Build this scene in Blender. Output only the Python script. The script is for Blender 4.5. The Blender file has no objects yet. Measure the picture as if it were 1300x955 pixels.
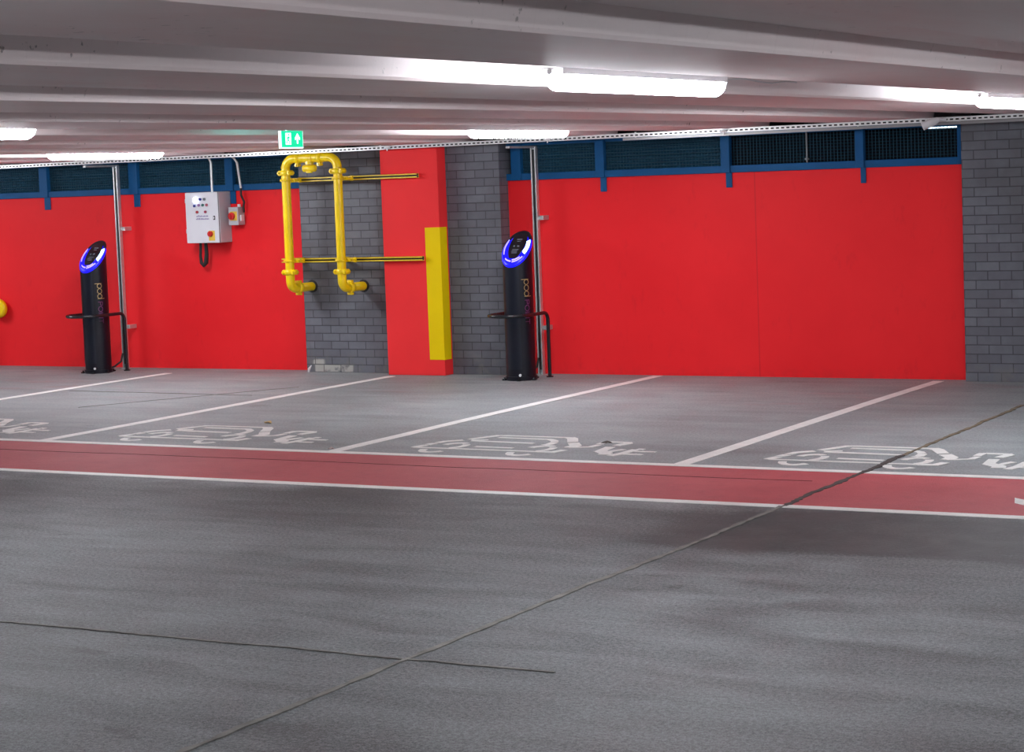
import bpy, math, random
from mathutils import Vector, Matrix
random.seed(7)
sc = bpy.context.scene
COL = sc.collection
PI = math.pi

# ------------------------------------------------------------------ camera
CX, CY = 650.0, 432.5
V1 = Vector((-4100 - CX, 403 - CY)); V2 = Vector((2150 - CX, 170 - CY))
F = math.sqrt(-V1.dot(V2))
ex = -Vector((V1.x, V1.y, F)).normalized()
ey = Vector((V2.x, V2.y, F)).normalized()
ez = ex.cross(ey)
cam_d = bpy.data.cameras.new('camera'); cam = bpy.data.objects.new('camera', cam_d); COL.objects.link(cam)
right = Vector((ex.x, ey.x, ez.x)); up = -Vector((ex.y, ey.y, ez.y)); back = -Vector((ex.z, ey.z, ez.z))
M = Matrix((right, up, back)).transposed().to_4x4(); M.translation = (0, 0, 1.8)
cam.matrix_world = M
cam_d.sensor_width = 36; cam_d.lens = 36 * F / 1300; cam_d.shift_y = -(477.5 - CY) / 1300
cam_d.clip_start = 0.05; cam_d.clip_end = 200
sc.camera = cam
CEIL = lambda x: 2.172 + 0.0025 * x

# --------------------------------------------------------------- materials
MATS = {}
def pbr(name, col, rough=0.5, metal=0.0, emit=None, estr=0.0, spec=0.5, var=0.0, vscale=6.0, bump=0.0, bscale=60.0, coat=0.0, alpha=1.0):
    if name in MATS: return MATS[name]
    m = bpy.data.materials.new(name); m.use_nodes = True
    nt = m.node_tree; b = nt.nodes['Principled BSDF']
    b.inputs['Base Color'].default_value = (*col, 1)
    b.inputs['Roughness'].default_value = rough; b.inputs['Metallic'].default_value = metal
    b.inputs['Specular IOR Level'].default_value = spec; b.inputs['Coat Weight'].default_value = coat
    if emit: b.inputs['Emission Color'].default_value = (*emit, 1); b.inputs['Emission Strength'].default_value = estr
    geo = nt.nodes.new('ShaderNodeNewGeometry')
    if var > 0:
        n = nt.nodes.new('ShaderNodeTexNoise'); n.inputs['Scale'].default_value = vscale; n.inputs['Detail'].default_value = 6
        nt.links.new(geo.outputs['Position'], n.inputs['Vector'])
        r = nt.nodes.new('ShaderNodeMapRange'); r.inputs['From Min'].default_value = .25; r.inputs['From Max'].default_value = .75
        r.inputs['To Min'].default_value = 1 - var; r.inputs['To Max'].default_value = 1 + var
        nt.links.new(n.outputs['Fac'], r.inputs['Value'])
        mx = nt.nodes.new('ShaderNodeVectorMath'); mx.operation = 'SCALE'; mx.inputs[0].default_value = col
        nt.links.new(r.outputs[0], mx.inputs['Scale']); nt.links.new(mx.outputs[0], b.inputs['Base Color'])
    if bump > 0:
        n = nt.nodes.new('ShaderNodeTexNoise'); n.inputs['Scale'].default_value = bscale; n.inputs['Detail'].default_value = 4
        nt.links.new(geo.outputs['Position'], n.inputs['Vector'])
        bp = nt.nodes.new('ShaderNodeBump'); bp.inputs['Strength'].default_value = bump; bp.inputs['Distance'].default_value = .01
        nt.links.new(n.outputs['Fac'], bp.inputs['Height']); nt.links.new(bp.outputs[0], b.inputs['Normal'])
    MATS[name] = m
    return m

class NT:
    """small node helper"""
    def __init__(s, name):
        s.m = bpy.data.materials.new(name); s.m.use_nodes = True; s.t = s.m.node_tree; s.b = s.t.nodes['Principled BSDF']
        s.geo = s.t.nodes.new('ShaderNodeNewGeometry'); s.sep = s.t.nodes.new('ShaderNodeSeparateXYZ')
        s.t.links.new(s.geo.outputs['Position'], s.sep.inputs[0])
        s.X, s.Y, s.Z = s.sep.outputs
    def link(s, a, b): s.t.links.new(a, b)
    def val(s, sock, v):
        if isinstance(v, (int, float)): sock.default_value = v
        elif isinstance(v, tuple): sock.default_value = v
        else: s.link(v, sock)
    def math(s, op, a, b=0.0, c=0.0, clamp=False):
        n = s.t.nodes.new('ShaderNodeMath'); n.operation = op; n.use_clamp = clamp
        for i, v in enumerate((a, b, c)): s.val(n.inputs[i], v)
        return n.outputs[0]
    def vec(s, x, y, z=0.0):
        n = s.t.nodes.new('ShaderNodeCombineXYZ')
        for i, v in enumerate((x, y, z)): s.val(n.inputs[i], v)
        return n.outputs[0]
    def noise(s, vec, scale, detail=5, rough=.55, dist=0.0):
        n = s.t.nodes.new('ShaderNodeTexNoise'); n.inputs['Scale'].default_value = scale; n.inputs['Detail'].default_value = detail
        n.inputs['Roughness'].default_value = rough; n.inputs['Distortion'].default_value = dist
        s.link(vec, n.inputs['Vector']); return n.outputs['Fac']
    def rng(s, v, a, b, c, d, smooth=False):
        n = s.t.nodes.new('ShaderNodeMapRange'); n.clamp = True
        if smooth: n.interpolation_type = 'SMOOTHSTEP'
        s.link(v, n.inputs['Value'])
        for k, x in zip(('From Min', 'From Max', 'To Min', 'To Max'), (a, b, c, d)): n.inputs[k].default_value = x
        return n.outputs['Result']
    def mix(s, f, a, b, mode='MIX'):
        n = s.t.nodes.new('ShaderNodeMix'); n.data_type = 'RGBA'; n.blend_type = mode
        s.val(n.inputs[0], f)
        for i, v in ((6, a), (7, b)):
            s.val(n.inputs[i], (*v, 1) if isinstance(v, tuple) and len(v) == 3 else v)
        return n.outputs[2]
    def spec(s, v): s.b.inputs['Specular IOR Level'].default_value = v
    def bump(s, h, strength=.3, dist=.01):
        n = s.t.nodes.new('ShaderNodeBump'); n.inputs['Strength'].default_value = strength; n.inputs['Distance'].default_value = dist
        s.link(h, n.inputs['Height']); s.link(n.outputs[0], s.b.inputs['Normal'])
    def smoothbox(s, v, lo, hi, e):
        a = s.rng(v, lo - e, lo + e, 0, 1, True); b = s.rng(v, hi - e, hi + e, 1, 0, True)
        return s.math('MULTIPLY', a, b)

def floor_mat():
    n = NT('coated_concrete'); P = n.geo.outputs['Position']
    big = n.noise(P, .55, 4); mid = n.noise(P, 2.3, 6, .65, .4)
    streak = n.noise(n.vec(n.math('MULTIPLY', n.X, .8), n.math('MULTIPLY', n.Y, 3.2)), 1.2, 6, .6, .5)
    fine = n.noise(P, 55, 3); speck = n.noise(P, 160, 2)
    v = n.math('ADD', n.math('MULTIPLY', n.rng(big, .3, .7, -.5, .5), .07), n.math('MULTIPLY', n.rng(mid, .3, .7, -.5, .5), .075))
    v = n.math('ADD', v, n.math('MULTIPLY', n.rng(streak, .3, .7, -.5, .5), .08))
    v = n.math('ADD', v, n.math('MULTIPLY', n.rng(fine, .35, .65, -.5, .5), .09))
    v = n.math('ADD', v, n.math('MULTIPLY', n.rng(speck, .38, .62, -.5, .5), .09))
    wob = n.math('MULTIPLY', n.math('SUBTRACT', n.noise(P, 1.6, 4), .5), 1.1)
    yy = n.math('ADD', n.Y, wob); xx = n.math('ADD', n.X, wob)
    lane = n.smoothbox(yy, 8.9, 11.2, .55)                         # traffic film in the aisle beside the walkway
    patch = n.math('MULTIPLY', n.smoothbox(n.math('ADD', n.Y, n.math('MULTIPLY', wob, .2)), 9.15, 10.5, .09), n.rng(n.X, -4.7, -4.25, .25, 1, True))
    patch = n.math('MULTIPLY', patch, n.rng(n.X, -2.8, -2.2, 1, .5, True))
    back = n.smoothbox(yy, 11.4, 12.6, .5)
    worn = n.math('MULTIPLY', n.rng(n.noise(n.vec(n.math('MULTIPLY', n.X, .5), n.math('MULTIPLY', n.Y, 1.6)), 1.1, 5, .7), .56, .68, 0, 1), n.rng(n.Y, 13.5, 15, 0, 1))
    spots = n.rng(n.noise(n.vec(n.X, n.math('MULTIPLY', n.Y, 1.7)), 1.9, 2), .68, .74, 0, 1)
    v = n.math('SUBTRACT', v, n.math('MULTIPLY', lane, .038))
    v = n.math('SUBTRACT', v, n.math('MULTIPLY', patch, .085))
    v = n.math('SUBTRACT', v, n.math('MULTIPLY', back, .04))
    v = n.math('SUBTRACT', v, n.math('MULTIPLY', spots, .05))
    v = n.math('MAXIMUM', n.math('ADD', v, n.rng(yy, 10.0, 10.6, .118, .268, True)), .03)  # base darker in the aisle than the bays: light level put into the colour
    t = n.t.nodes.new('ShaderNodeVectorMath'); t.operation = 'SCALE'; n.link(v, t.inputs['Scale'])
    n.link(n.mix(worn, (.91, 1.0, 1.01), (1.0, .86, .87)), t.inputs[0])
    n.link(t.outputs[0], n.b.inputs['Base Color'])
    n.link(n.rng(mid, .3, .7, .50, .66), n.b.inputs['Roughness']); n.spec(.4)
    n.bump(n.math('ADD', n.math('MULTIPLY', speck, .5), n.math('MULTIPLY', fine, .6)), .7, .008)
    return n.m

def walkway_mat():
    n = NT('red_walkway_paint'); P = n.geo.outputs['Position']
    a = n.noise(P, 1.3, 5, .6); f = n.noise(P, 130, 2); g = n.noise(P, 9, 5, .7)
    c = n.mix(n.rng(a, .3, .7, 0, 1), (.36, .046, .054), (.46, .078, .088))
    c = n.mix(n.math('MULTIPLY', n.rng(g, .5, .75, 0, 1), .35), c, (.20, .035, .04))
    c = n.mix(n.math('MULTIPLY', n.rng(f, .45, .7, 0, 1), .25), c, (.5, .16, .17))
    n.link(c, n.b.inputs['Base Color']); n.b.inputs['Roughness'].default_value = .6; n.spec(.3)
    n.bump(n.math('ADD', f, n.math('MULTIPLY', g, .5)), .7, .007)
    return n.m

def white_paint_mat(name='worn_white_paint', k=1.0):
    n = NT(name); P = n.geo.outputs['Position']
    a = n.noise(P, 5, 5, .65); f = n.noise(P, 120, 2)
    c = n.mix(n.rng(a, .35, .75, 0, 1), tuple(k * q for q in (.84, .85, .81)), tuple(k * q for q in (.66, .67, .64)))
    c = n.mix(n.math('MULTIPLY', n.rng(f, .58, .7, 0, 1), .4), c, (.3, .3, .3))
    n.link(c, n.b.inputs['Base Color']); n.b.inputs['Roughness'].default_value = .5
    n.bump(f, .3, .004)
    return n.m

def ceiling_mat():
    n = NT('painted_soffit'); P = n.geo.outputs['Position']
    long_ = n.noise(n.vec(n.math('MULTIPLY', n.X, 2.5), n.math('MULTIPLY', n.Y, .35), n.Z), 2.0, 5, .6)
    a = n.noise(P, 1.0, 5, .6)
    sp = n.noise(P, 26, 3, .6); area = n.noise(P, .9, 2)
    c = n.mix(n.rng(long_, .3, .7, 0, 1), (.90, .765, .755), (.93, .84, .83))
    c = n.mix(n.math('MULTIPLY', n.rng(a, .5, .72, 0, 1), .5), c, (.88, .67, .66))
    c = n.mix(n.math('MULTIPLY', n.math('MULTIPLY', n.rng(sp, .66, .72, 0, 1), n.rng(area, .5, .6, 0, 1)), .75), c, (.2, .16, .15))
    drip = n.noise(n.vec(0.0, n.math('MULTIPLY', n.Y, 1.0), 0.0), 16, 4, .7)
    c = n.mix(n.math('MULTIPLY', n.rng(drip, .6, .72, 0, 1), .14), c, (.3, .27, .25))
    n.link(c, n.b.inputs['Base Color']); n.b.inputs['Roughness'].default_value = .5; n.spec(.5)
    n.bump(n.noise(P, 14, 5), .12, .01)
    return n.m

def brick_mat():
    n = NT('grey_painted_brick'); P = n.geo.outputs['Position']
    u = n.math('ADD', n.X, n.Y)
    bt = n.t.nodes.new('ShaderNodeTexBrick')
    n.link(n.vec(u, n.math('ADD', n.Z, .002)), bt.inputs['Vector'])
    bt.inputs['Scale'].default_value = 1; bt.inputs['Brick Width'].default_value = .196; bt.inputs['Row Height'].default_value = .0755
    bt.inputs['Mortar Size'].default_value = .0042; bt.inputs['Mortar Smooth'].default_value = .35; bt.inputs['Bias'].default_value = 0
    bt.inputs['Color1'].default_value = (.155, .163, .190, 1); bt.inputs['Color2'].default_value = (.115, .120, .142, 1)
    bt.inputs['Mortar'].default_value = (.045, .047, .056, 1)
    nz = n.noise(P, 9, 6, .65); patch = n.noise(P, 1.3, 4)
    c = n.mix(n.rng(nz, .3, .75, 0, .35), bt.outputs['Color'], (.05, .052, .06))
    c = n.mix(n.math('MULTIPLY', n.rng(patch, .52, .66, 0, 1), .4), c, (.055, .054, .056))
    low = n.math('MULTIPLY', n.rng(n.Z, .05, .26, 1, 0, True), n.rng(n.noise(P, 7, 5, .7), .45, .62, 0, 1))
    c = n.mix(n.math('MULTIPLY', low, .6), c, (.16, .155, .145))
    bx = n.math('MULTIPLY', n.smoothbox(n.X, -11.61, -11.17, .01), n.smoothbox(n.Z, .005, .076, .004))
    bx2 = n.math('MULTIPLY', n.smoothbox(n.X, -11.63, -11.50, .02), n.smoothbox(n.Z, .076, .125, .012))
    bare = n.math('MULTIPLY', n.math('MAXIMUM', bx, bx2), n.math('SUBTRACT', 1.0, bt.outputs['Fac']))
    bare = n.math('MULTIPLY', bare, n.rng(n.noise(P, 11, 4), .36, .5, 0, .9))
    c = n.mix(bare, c, (.42, .41, .37))
    n.link(c, n.b.inputs['Base Color']); n.b.inputs['Roughness'].default_value = .55
    n.bump(n.math('SUBTRACT', n.math('MULTIPLY', nz, .3), bt.outputs['Fac']), .6, .008)
    return n.m

def redwall_mat():
    n = NT('red_wall_paint'); P = n.geo.outputs['Position']
    a = n.noise(P, .8, 4); g = n.noise(P, 16, 5, .6); s = n.noise(n.vec(n.math('MULTIPLY', n.X, 3), n.Y, n.math('MULTIPLY', n.Z, 1.2)), 3, 5, .7)
    c = n.mix(n.rng(a, .3, .7, 0, 1), (.90, .020, .026), (.80, .013, .019))
    c = n.mix(n.math('MULTIPLY', n.rng(s, .6, .74, 0, 1), .3), c, (.62, .010, .018))
    c = n.mix(n.math('MULTIPLY', n.math('MULTIPLY', n.rng(n.Z, .0, .12, 1, 0), n.rng(g, .45, .6, 0, 1)), .10), c, (.25, .03, .03))
    c = n.mix(n.math('MULTIPLY', n.smoothbox(n.X, -7.055, -7.045, .003), .3), c, (.35, .01, .015))
    n.link(c, n.b.inputs['Base Color']); n.b.inputs['Roughness'].default_value = .6; n.spec(.22)
    n.bump(g, .12, .006)
    return n.m

SYMW = None; FLOOR = floor_mat(); WALK = walkway_mat(); WHITE = white_paint_mat(); SYMW = white_paint_mat('faded_white_paint', .9); CEILM = ceiling_mat(); BRICK = brick_mat(); RED = redwall_mat()
LAMP = pbr('lamp_diffuser', (.9, .9, .9), .4, emit=(.90, .93, 1.0), estr=78.0)
LAMP2 = pbr('dim_lamp_diffuser', (.9, .9, .9), .4, emit=(.90, .93, 1.0), estr=62.0)  # same lamp type, strength lowered so the aisle stays dimmer than the wall
LAMPB = pbr('lamp_housing', (.72, .74, .76), .4)
GALV = pbr('galvanised_steel', (.62, .64, .64), .38, .75, var=.12, vscale=20)
GALVL = pbr('bright_galvanised', (.78, .80, .79), .35, .35, var=.1, vscale=20)
BLUE = pbr('blue_frame_paint', (.008, .085, .23), .55, spec=.15, var=.12)
BLUEM = pbr('dark_blue_wire', (.02, .07, .11), .6, spec=.15)
BLUEL = pbr('blue_louvre', (.03, .12, .20), .4)
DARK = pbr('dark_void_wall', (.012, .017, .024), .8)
YEL = pbr('yellow_gloss_paint', (.92, .66, .003), .32, coat=.1, var=.08, vscale=9)
YELP = pbr('yellow_patch_paint', (.88, .64, .0), .6, spec=.15, var=.03)
BLACK = pbr('black_satin', (.005, .005, .010), .35, spec=.3, var=.1)
BLACKG = pbr('black_gloss', (.004, .005, .008), .12, coat=.6)
BLACKT = pbr('black_tube', (.010, .011, .014), .25)
GOLD = pbr('gold_lettering', (.42, .30, .13), .35, .4)
PURP = pbr('purple_lettering', (.16, .035, .13), .4)
CAB = pbr('grey_enclosure', (.46, .47, .51), .45, var=.04)
RUB = pbr('black_rubber', (.01, .01, .011), .6)
WPL = pbr('white_plastic', (.75, .76, .77), .4)

# ------------------------------------------------------------ mesh builder
class MB:
    def __init__(s): s.v = []; s.f = []; s.sm = []
    def add(s, vs, fs, smooth=False):
        o = len(s.v); s.v += [tuple(v) for v in vs]; s.f += [tuple(i + o for i in f) for f in fs]; s.sm += [smooth] * len(fs); return s
    def box(s, x0, x1, y0, y1, z0, z1):
        vs = [(x, y, z) for z in (z0, z1) for y in (y0, y1) for x in (x0, x1)]
        return s.add(vs, [(0, 2, 3, 1), (4, 5, 7, 6), (0, 1, 5, 4), (2, 6, 7, 3), (0, 4, 6, 2), (1, 3, 7, 5)])
    def bbox(s, x0, x1, y0, y1, z0, z1, r=.004):
        """box with chamfered edges"""
        def pt(i, j, k, a):
            c = [(x0, x1)[i], (y0, y1)[j], (z0, z1)[k]]; sg = [(1, -1)[i], (1, -1)[j], (1, -1)[k]]
            for ax in range(3):
                if ax != a: c[ax] += sg[ax] * r
            return tuple(c)
        idx = {}; vs = []
        for i in (0, 1):
            for j in (0, 1):
                for k in (0, 1):
                    for a in range(3): idx[i, j, k, a] = len(vs); vs.append(pt(i, j, k, a))
        fs = []
        for a in range(3):
            b, c = (a + 1) % 3, (a + 2) % 3
            for e in (0, 1):
                q = []
                for (p, r_) in ((0, 0), (1, 0), (1, 1), (0, 1)):
                    t = [0, 0, 0]; t[a] = e; t[b] = p; t[c] = r_; q.append(idx[t[0], t[1], t[2], a])
                fs.append(tuple(q if e else q[::-1]))
            for p in (0, 1):
                for r_ in (0, 1):
                    t0 = [0, 0, 0]; t0[b] = p; t0[c] = r_; t1 = list(t0); t1[a] = 1
                    fs.append((idx[(*t0, b)], idx[(*t1, b)], idx[(*t1, c)], idx[(*t0, c)]))
        for i in (0, 1):
            for j in (0, 1):
                for k in (0, 1): fs.append((idx[i, j, k, 0], idx[i, j, k, 1], idx[i, j, k, 2]))
        return s.add(vs, fs)
    def tube(s, pts, r, seg=14, cap=True, closed=False):
        pts = [Vector(p) for p in pts]; n = len(pts); rs = r if isinstance(r, (list, tuple)) else [r] * n
        rings = []; prev = None
        for i, p in enumerate(pts):
            if closed: t = (pts[(i + 1) % n] - pts[i - 1]).normalized()
            else:
                a = pts[max(i - 1, 0)]; b = pts[min(i + 1, n - 1)]; t = (b - a).normalized()
            if prev is None:
                h = Vector((0, 0, 1)) if abs(t.z) < .9 else Vector((1, 0, 0)); u = t.cross(h).normalized()
            else: u = (prev - t * prev.dot(t)).normalized()
            prev = u; w = t.cross(u)
            rings.append([p + (u * math.cos(2 * PI * k / seg) + w * math.sin(2 * PI * k / seg)) * rs[i] for k in range(seg)])
        vs = [v for rg in rings for v in rg]; fs = []
        m = n if closed else n - 1
        for i in range(m):
            for k in range(seg):
                a = i * seg + k; b = i * seg + (k + 1) % seg; c = ((i + 1) % n) * seg
                fs.append((a, b, c + (k + 1) % seg, c + k))
        s.add(vs, fs, True)
        if cap and not closed:
            o = len(s.v); s.add(rings[0], [tuple(range(seg))[::-1]]); s.add(rings[-1], [tuple(range(seg))])
        return s
    def cyl(s, a, b, r, seg=16): return s.tube([a, b], r, seg)
    def prism(s, poly, z0, z1):
        """poly of xy points, extruded"""
        n = len(poly); vs = [(x, y, z0) for x, y in poly] + [(x, y, z1) for x, y in poly]
        fs = [tuple(range(n))[::-1], tuple(range(n, 2 * n))] + [(i, (i + 1) % n, n + (i + 1) % n, n + i) for i in range(n)]
        return s.add(vs, fs)
    def ribbon(s, pts, w, z0, z1):
        """flat painted stroke along xy polyline; w scalar or per point"""
        n = len(pts); L = []; R = []
        for i, p in enumerate(pts):
            a = Vector(pts[max(i - 1, 0)]); b = Vector(pts[min(i + 1, n - 1)]); t = (b - a).normalized(); nr = Vector((-t.y, t.x))
            k = 1.0
            if 0 < i < n - 1:
                t1 = (Vector(p) - a).normalized(); k = 1 / max(.5, abs(nr.dot(Vector((-t1.y, t1.x)))))
            ww = (w[i] if isinstance(w, (list, tuple)) else w) / 2 * k
            L.append(Vector(p) + nr * ww); R.append(Vector(p) - nr * ww)
        for i in range(n - 1):
            s.prism([tuple(R[i]), tuple(R[i + 1]), tuple(L[i + 1]), tuple(L[i])], z0, z1)
        return s
    def build(s, name, mat, parent=None, loc=(0, 0, 0), rz=0.0):
        me = bpy.data.meshes.new(name); me.from_pydata(s.v, [], s.f); me.update()
        me.polygons.foreach_set('use_smooth', s.sm); me.materials.append(mat)
        o = bpy.data.objects.new(name, me); COL.objects.link(o); o.location = loc; o.rotation_euler[2] = rz
        if parent: o.parent = parent
        return o

def tag(o, label, cat, group=None, kind=None):
    o['label'] = label; o['category'] = cat
    if group: o['group'] = group
    if kind: o['kind'] = kind
    return o
def struct(o, label=None):
    o['kind'] = 'structure'
    if label: o['label'] = label
    return o
def empty(name, loc, label, cat, group=None):
    o = bpy.data.objects.new(name, None); COL.objects.link(o); o.location = loc; o.empty_display_size = .1
    return tag(o, label, cat, group)
def copy_tree(o, parent=None):
    c = o.copy(); COL.objects.link(c)
    if parent: c.parent = parent
    for ch in list(o.children): copy_tree(ch, c)
    return c

# --------------------------------------------------------------- the room
XL, XR, YF, YB = -24.0, 9.0, -7.0, 16.86
struct(MB().box(XL, XR, YF, 19.6, -.2, 0).build('floor', FLOOR))
# ribbed soffit: flat ribs and shallow troughs running towards the back wall
TR = [(-4.03 - 1.457 * k, -4.03 - 1.457 * k + .72) for k in range(-7, 13)]
TR.sort()
prof = [(XL, CEIL(XL))]
for a, b in TR:
    d = .09
    prof += [(a, CEIL(a)), (a + .006, CEIL(a) + .012), (a + .022, CEIL(a) + d), (b - .10, CEIL(b) + d), (b - .035, CEIL(b) + .028), (b, CEIL(b))]
prof.append((XR, CEIL(XR)))
cm = MB(); n = len(prof)
yc0, yc1 = YF, 16.95
vs = [(x, y, z) for y in (yc0, yc1) for x, z in prof] + [(x, y, 2.5) for y in (yc0, yc1) for x in (XL, XR)]
fs = [(i, i + 1, n + i + 1, n + i) for i in range(n - 1)]
k = 2 * n
fs += [(k, k + 2, k + 3, k + 1)]
cm.add(vs, fs)
cm.add([(x, yc0, z) for x, z in prof] + [(XR, yc0, 2.5), (XL, yc0, 2.5)], [tuple(range(n + 2))[::-1]])
cm.add([(x, yc1, z) for x, z in prof] + [(XR, yc1, 2.5), (XL, yc1, 2.5)], [tuple(range(n + 2))])
struct(cm.build('ceiling', CEILM))

GREYW = pbr('plain_grey_wall', (.30, .31, .33), .6, var=.1, vscale=1.2)
struct(MB().box(XL - .2, XL, YF, 19.6, 0, 2.5).build('wall_left', GREYW))
struct(MB().box(XR, XR + .2, YF, 19.6, 0, 2.5).build('wall_right', GREYW))
struct(MB().box(XL, XR, YF - .2, YF, 0, 2.5).build('wall_front', GREYW))
wb = MB().box(XL, -5.1, YB, YB + .2, 0, 1.775).build('wall_back', RED); struct(wb)
struct(MB().box(-11.705, -9.487, 16.70, YB + .2, 0, 2.14).build('wall_center', BRICK), 'grey painted brick pier behind the red pillar')
struct(MB().box(-5.19, XR, 16.75, YB + .2, 0, 2.155).build('wall_side', BRICK), 'grey painted brick pier at the right of the red wall')
struct(MB().box(-17.2, -15.95, 16.60, YB + .2, 0, 2.12).build('wall_pier', BRICK))
# dark space behind the mesh openings
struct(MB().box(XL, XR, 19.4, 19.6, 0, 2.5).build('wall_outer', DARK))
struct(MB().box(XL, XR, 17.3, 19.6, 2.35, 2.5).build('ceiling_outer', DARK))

# red pillar with yellow painted corner
pil = empty('painted_pillar', (-10.36, 16.625, 0), 'square bright red pillar with a yellow lower corner in front of the grey brick', 'pillar')
pil['kind'] = 'thing'
PRED = pbr('red_pillar_paint', (.90, .032, .036), .6, spec=.22, var=.05, vscale=2)
MB().bbox(-.314, .308, -.075, .073, 0, 2.135, .004).build('shaft', PRED, pil)
yb = MB()
yb.prism([(.150, -.0785), (.3115, -.0785), (.3115, .045), (.3085, .045), (.3085, -.0755), (.150, -.0755)], .146, 1.372)
y_ = yb.build('corner_guard', YELP, pil); y_['label'] = 'flat yellow corner panel'

# ------------------------------------------------------------ blue grilles
def grille(name, x0, x1, posts, base, label, louvre, ends=(), rods=(), lou_to=None):
    g = empty(name, (x0, YB, 1.775), label, 'grille', 'blue mesh grilles above the red wall')
    def zt(x): return 2.118
    L = x1 - x0
    MB().bbox(0, L, -.03, .03, .0, .062, .004).build('bottom_rail', BLUE, g)
    MB().box(0, L, -.01, .05, .315, .35).build('top_rail', BLUE, g)
    for (a, b) in posts:
        m = MB().bbox(a - x0, b - x0, -.045, .01, .0, .335, .004).build('post', BLUE, g)
        MB().bbox(a - x0 + .032, b - x0 + .004, -.012, -.002, -.128, .03, .003).cyl(((a + b) / 2 - x0 + .02, -.012, -.105), ((a + b) / 2 - x0 + .02, -.018, -.105), .008, 8).build('bracket', BLUE, g)
    for (a, b) in ends: MB().bbox(a - x0, b - x0, -.04, .02, .0, .335, .004).build('post', BLUE, g)
    allp = sorted([((a + b) / 2) for a, b in posts] + [(a + b) / 2 for a, b in ends])
    edges = sorted(set([x0] + allp + [x1]))
    for a, b in zip(edges, edges[1:]):
        if b - a < .15: continue
        m = MB(); k = int((b - a) / .030)
        for i in range(1, k):
            x = a - x0 + (b - a) * i / k; m.box(x - .0018, x + .0018, .012, .016, .06, .32)
        for j in range(1, 11):
            z = .06 + j * .0255; m.box(a - x0, b - x0, .008, .012, z - .0018, z + .0018)
        m.build('wire_mesh', BLUEM, g)
    for x in rods:
        MB().cyl((x - x0, -.005, .06), (x - x0, -.005, .33), .009, 8).cyl((x - x0, -.005, .085), (x - x0, -.005, .10), .02, 8).build('stay_rod', pbr('dull_rod', (.16, .18, .19), .5, .5), g)
    if louvre:
        m = MB(); a = 0; b = (lou_to - x0) if lou_to else L
        for j in range(9):
            z = .055 + j * .033
            m.add([(a, .06, z), (b, .06, z), (b, .10, z + .026), (a, .10, z + .026), (a, .063, z - .003), (b, .063, z - .003), (b, .103, z + .023), (a, .103, z + .023)],
                  [(0, 1, 2, 3), (4, 7, 6, 5), (0, 4, 5, 1), (3, 2, 6, 7), (0, 3, 7, 4), (1, 5, 6, 2)])
        m.build('louvre_blades', BLUEL, g)
    return g
grille('mesh_grille', -15.94, -11.70, [(-15.09, -14.98), (-13.895, -13.785), (-12.675, -12.58)], 0, 'blue mesh grille above the red wall at left with louvre blades behind the wires', True)
grille('mesh_grille', -9.487, -5.19, [(-8.565, -8.475), (-7.345, -7.26), (-6.12, -6.045)], 0, 'blue mesh grille above the wide red wall right of the pillar, dark space behind', True,
       ends=[(-9.43, -9.33), (-5.245, -5.192)], rods=[-6.563], lou_to=-7.30)
# distant strip lamp seen through the right-hand mesh
t = empty('strip_light', (-5.75, 18.6, 2.12), 'thin distant lit strip seen through the top of the rightmost mesh bay', 'lamp'); t.location.z = 2.105
MB().box(-.32, .06, -.02, .02, .0, .012).build('diffuser', pbr('distant_strip', (.8, .9, 1), .4, emit=(.6, .85, 1), estr=2.2), t)
MB().box(-.34, .08, -.025, .025, .012, .244).build('housing', LAMPB, t)

# --------------------------------------------------------------- markings
def mark(mb, name, mat, label, cat, group=None): return tag(mb.build(name, mat), label, cat, group)
mark(MB().box(XL + 1, XR - 1, 10.415, 11.609, 0, .0015), 'red_walkway', WALK, 'long red painted walkway strip between two white lines across the grey floor', 'walkway')
def wav(x0, x1, y, w, z, seed):
    rnd = random.Random(seed); pts = []; x = x0
    while x < x1: pts.append((x, y + rnd.uniform(-.004, .004))); x += .7
    pts.append((x1, y)); return MB().ribbon(pts, w, 0, z)
mark(wav(XL + 1, XR - 1, 11.66, .085, .003, 1), 'walkway_line', WHITE, 'white line along the far edge of the red walkway, touching the bay ends', 'painted line', 'white edge lines of the red walkway')
mark(wav(XL + 1, XR - 1, 10.365, .085, .003, 2), 'walkway_line', WHITE, 'white line along the near edge of the red walkway, beside the driving aisle', 'painted line', 'white edge lines of the red walkway')
bl = [(-13.155, 16.36, 'white bay line ending beside the left charging post'), (-10.578, 16.42, 'white bay line ending at the red pillar foot'),
      (-8.02, 16.80, 'white bay line ending just right of the right charging post'), (-5.43, 16.72, 'white bay line ending at the right end of the red wall'),
      (-2.86, 16.6, 'white bay line at the far right beside the brick pier')]
for i, (x, y1, lab) in enumerate(bl):
    rnd = random.Random(i); pts = [(x + rnd.uniform(-.006, .006), y) for y in [11.66, 12.6, 13.5, 14.4, 15.3]] + [(x + .02, y1)]
    mark(MB().ribbon(pts, [.10, .10, .095, .10, .095, .09], 0, .0031), 'bay_line', WHITE, lab, 'painted line', 'white parking bay lines')

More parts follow.
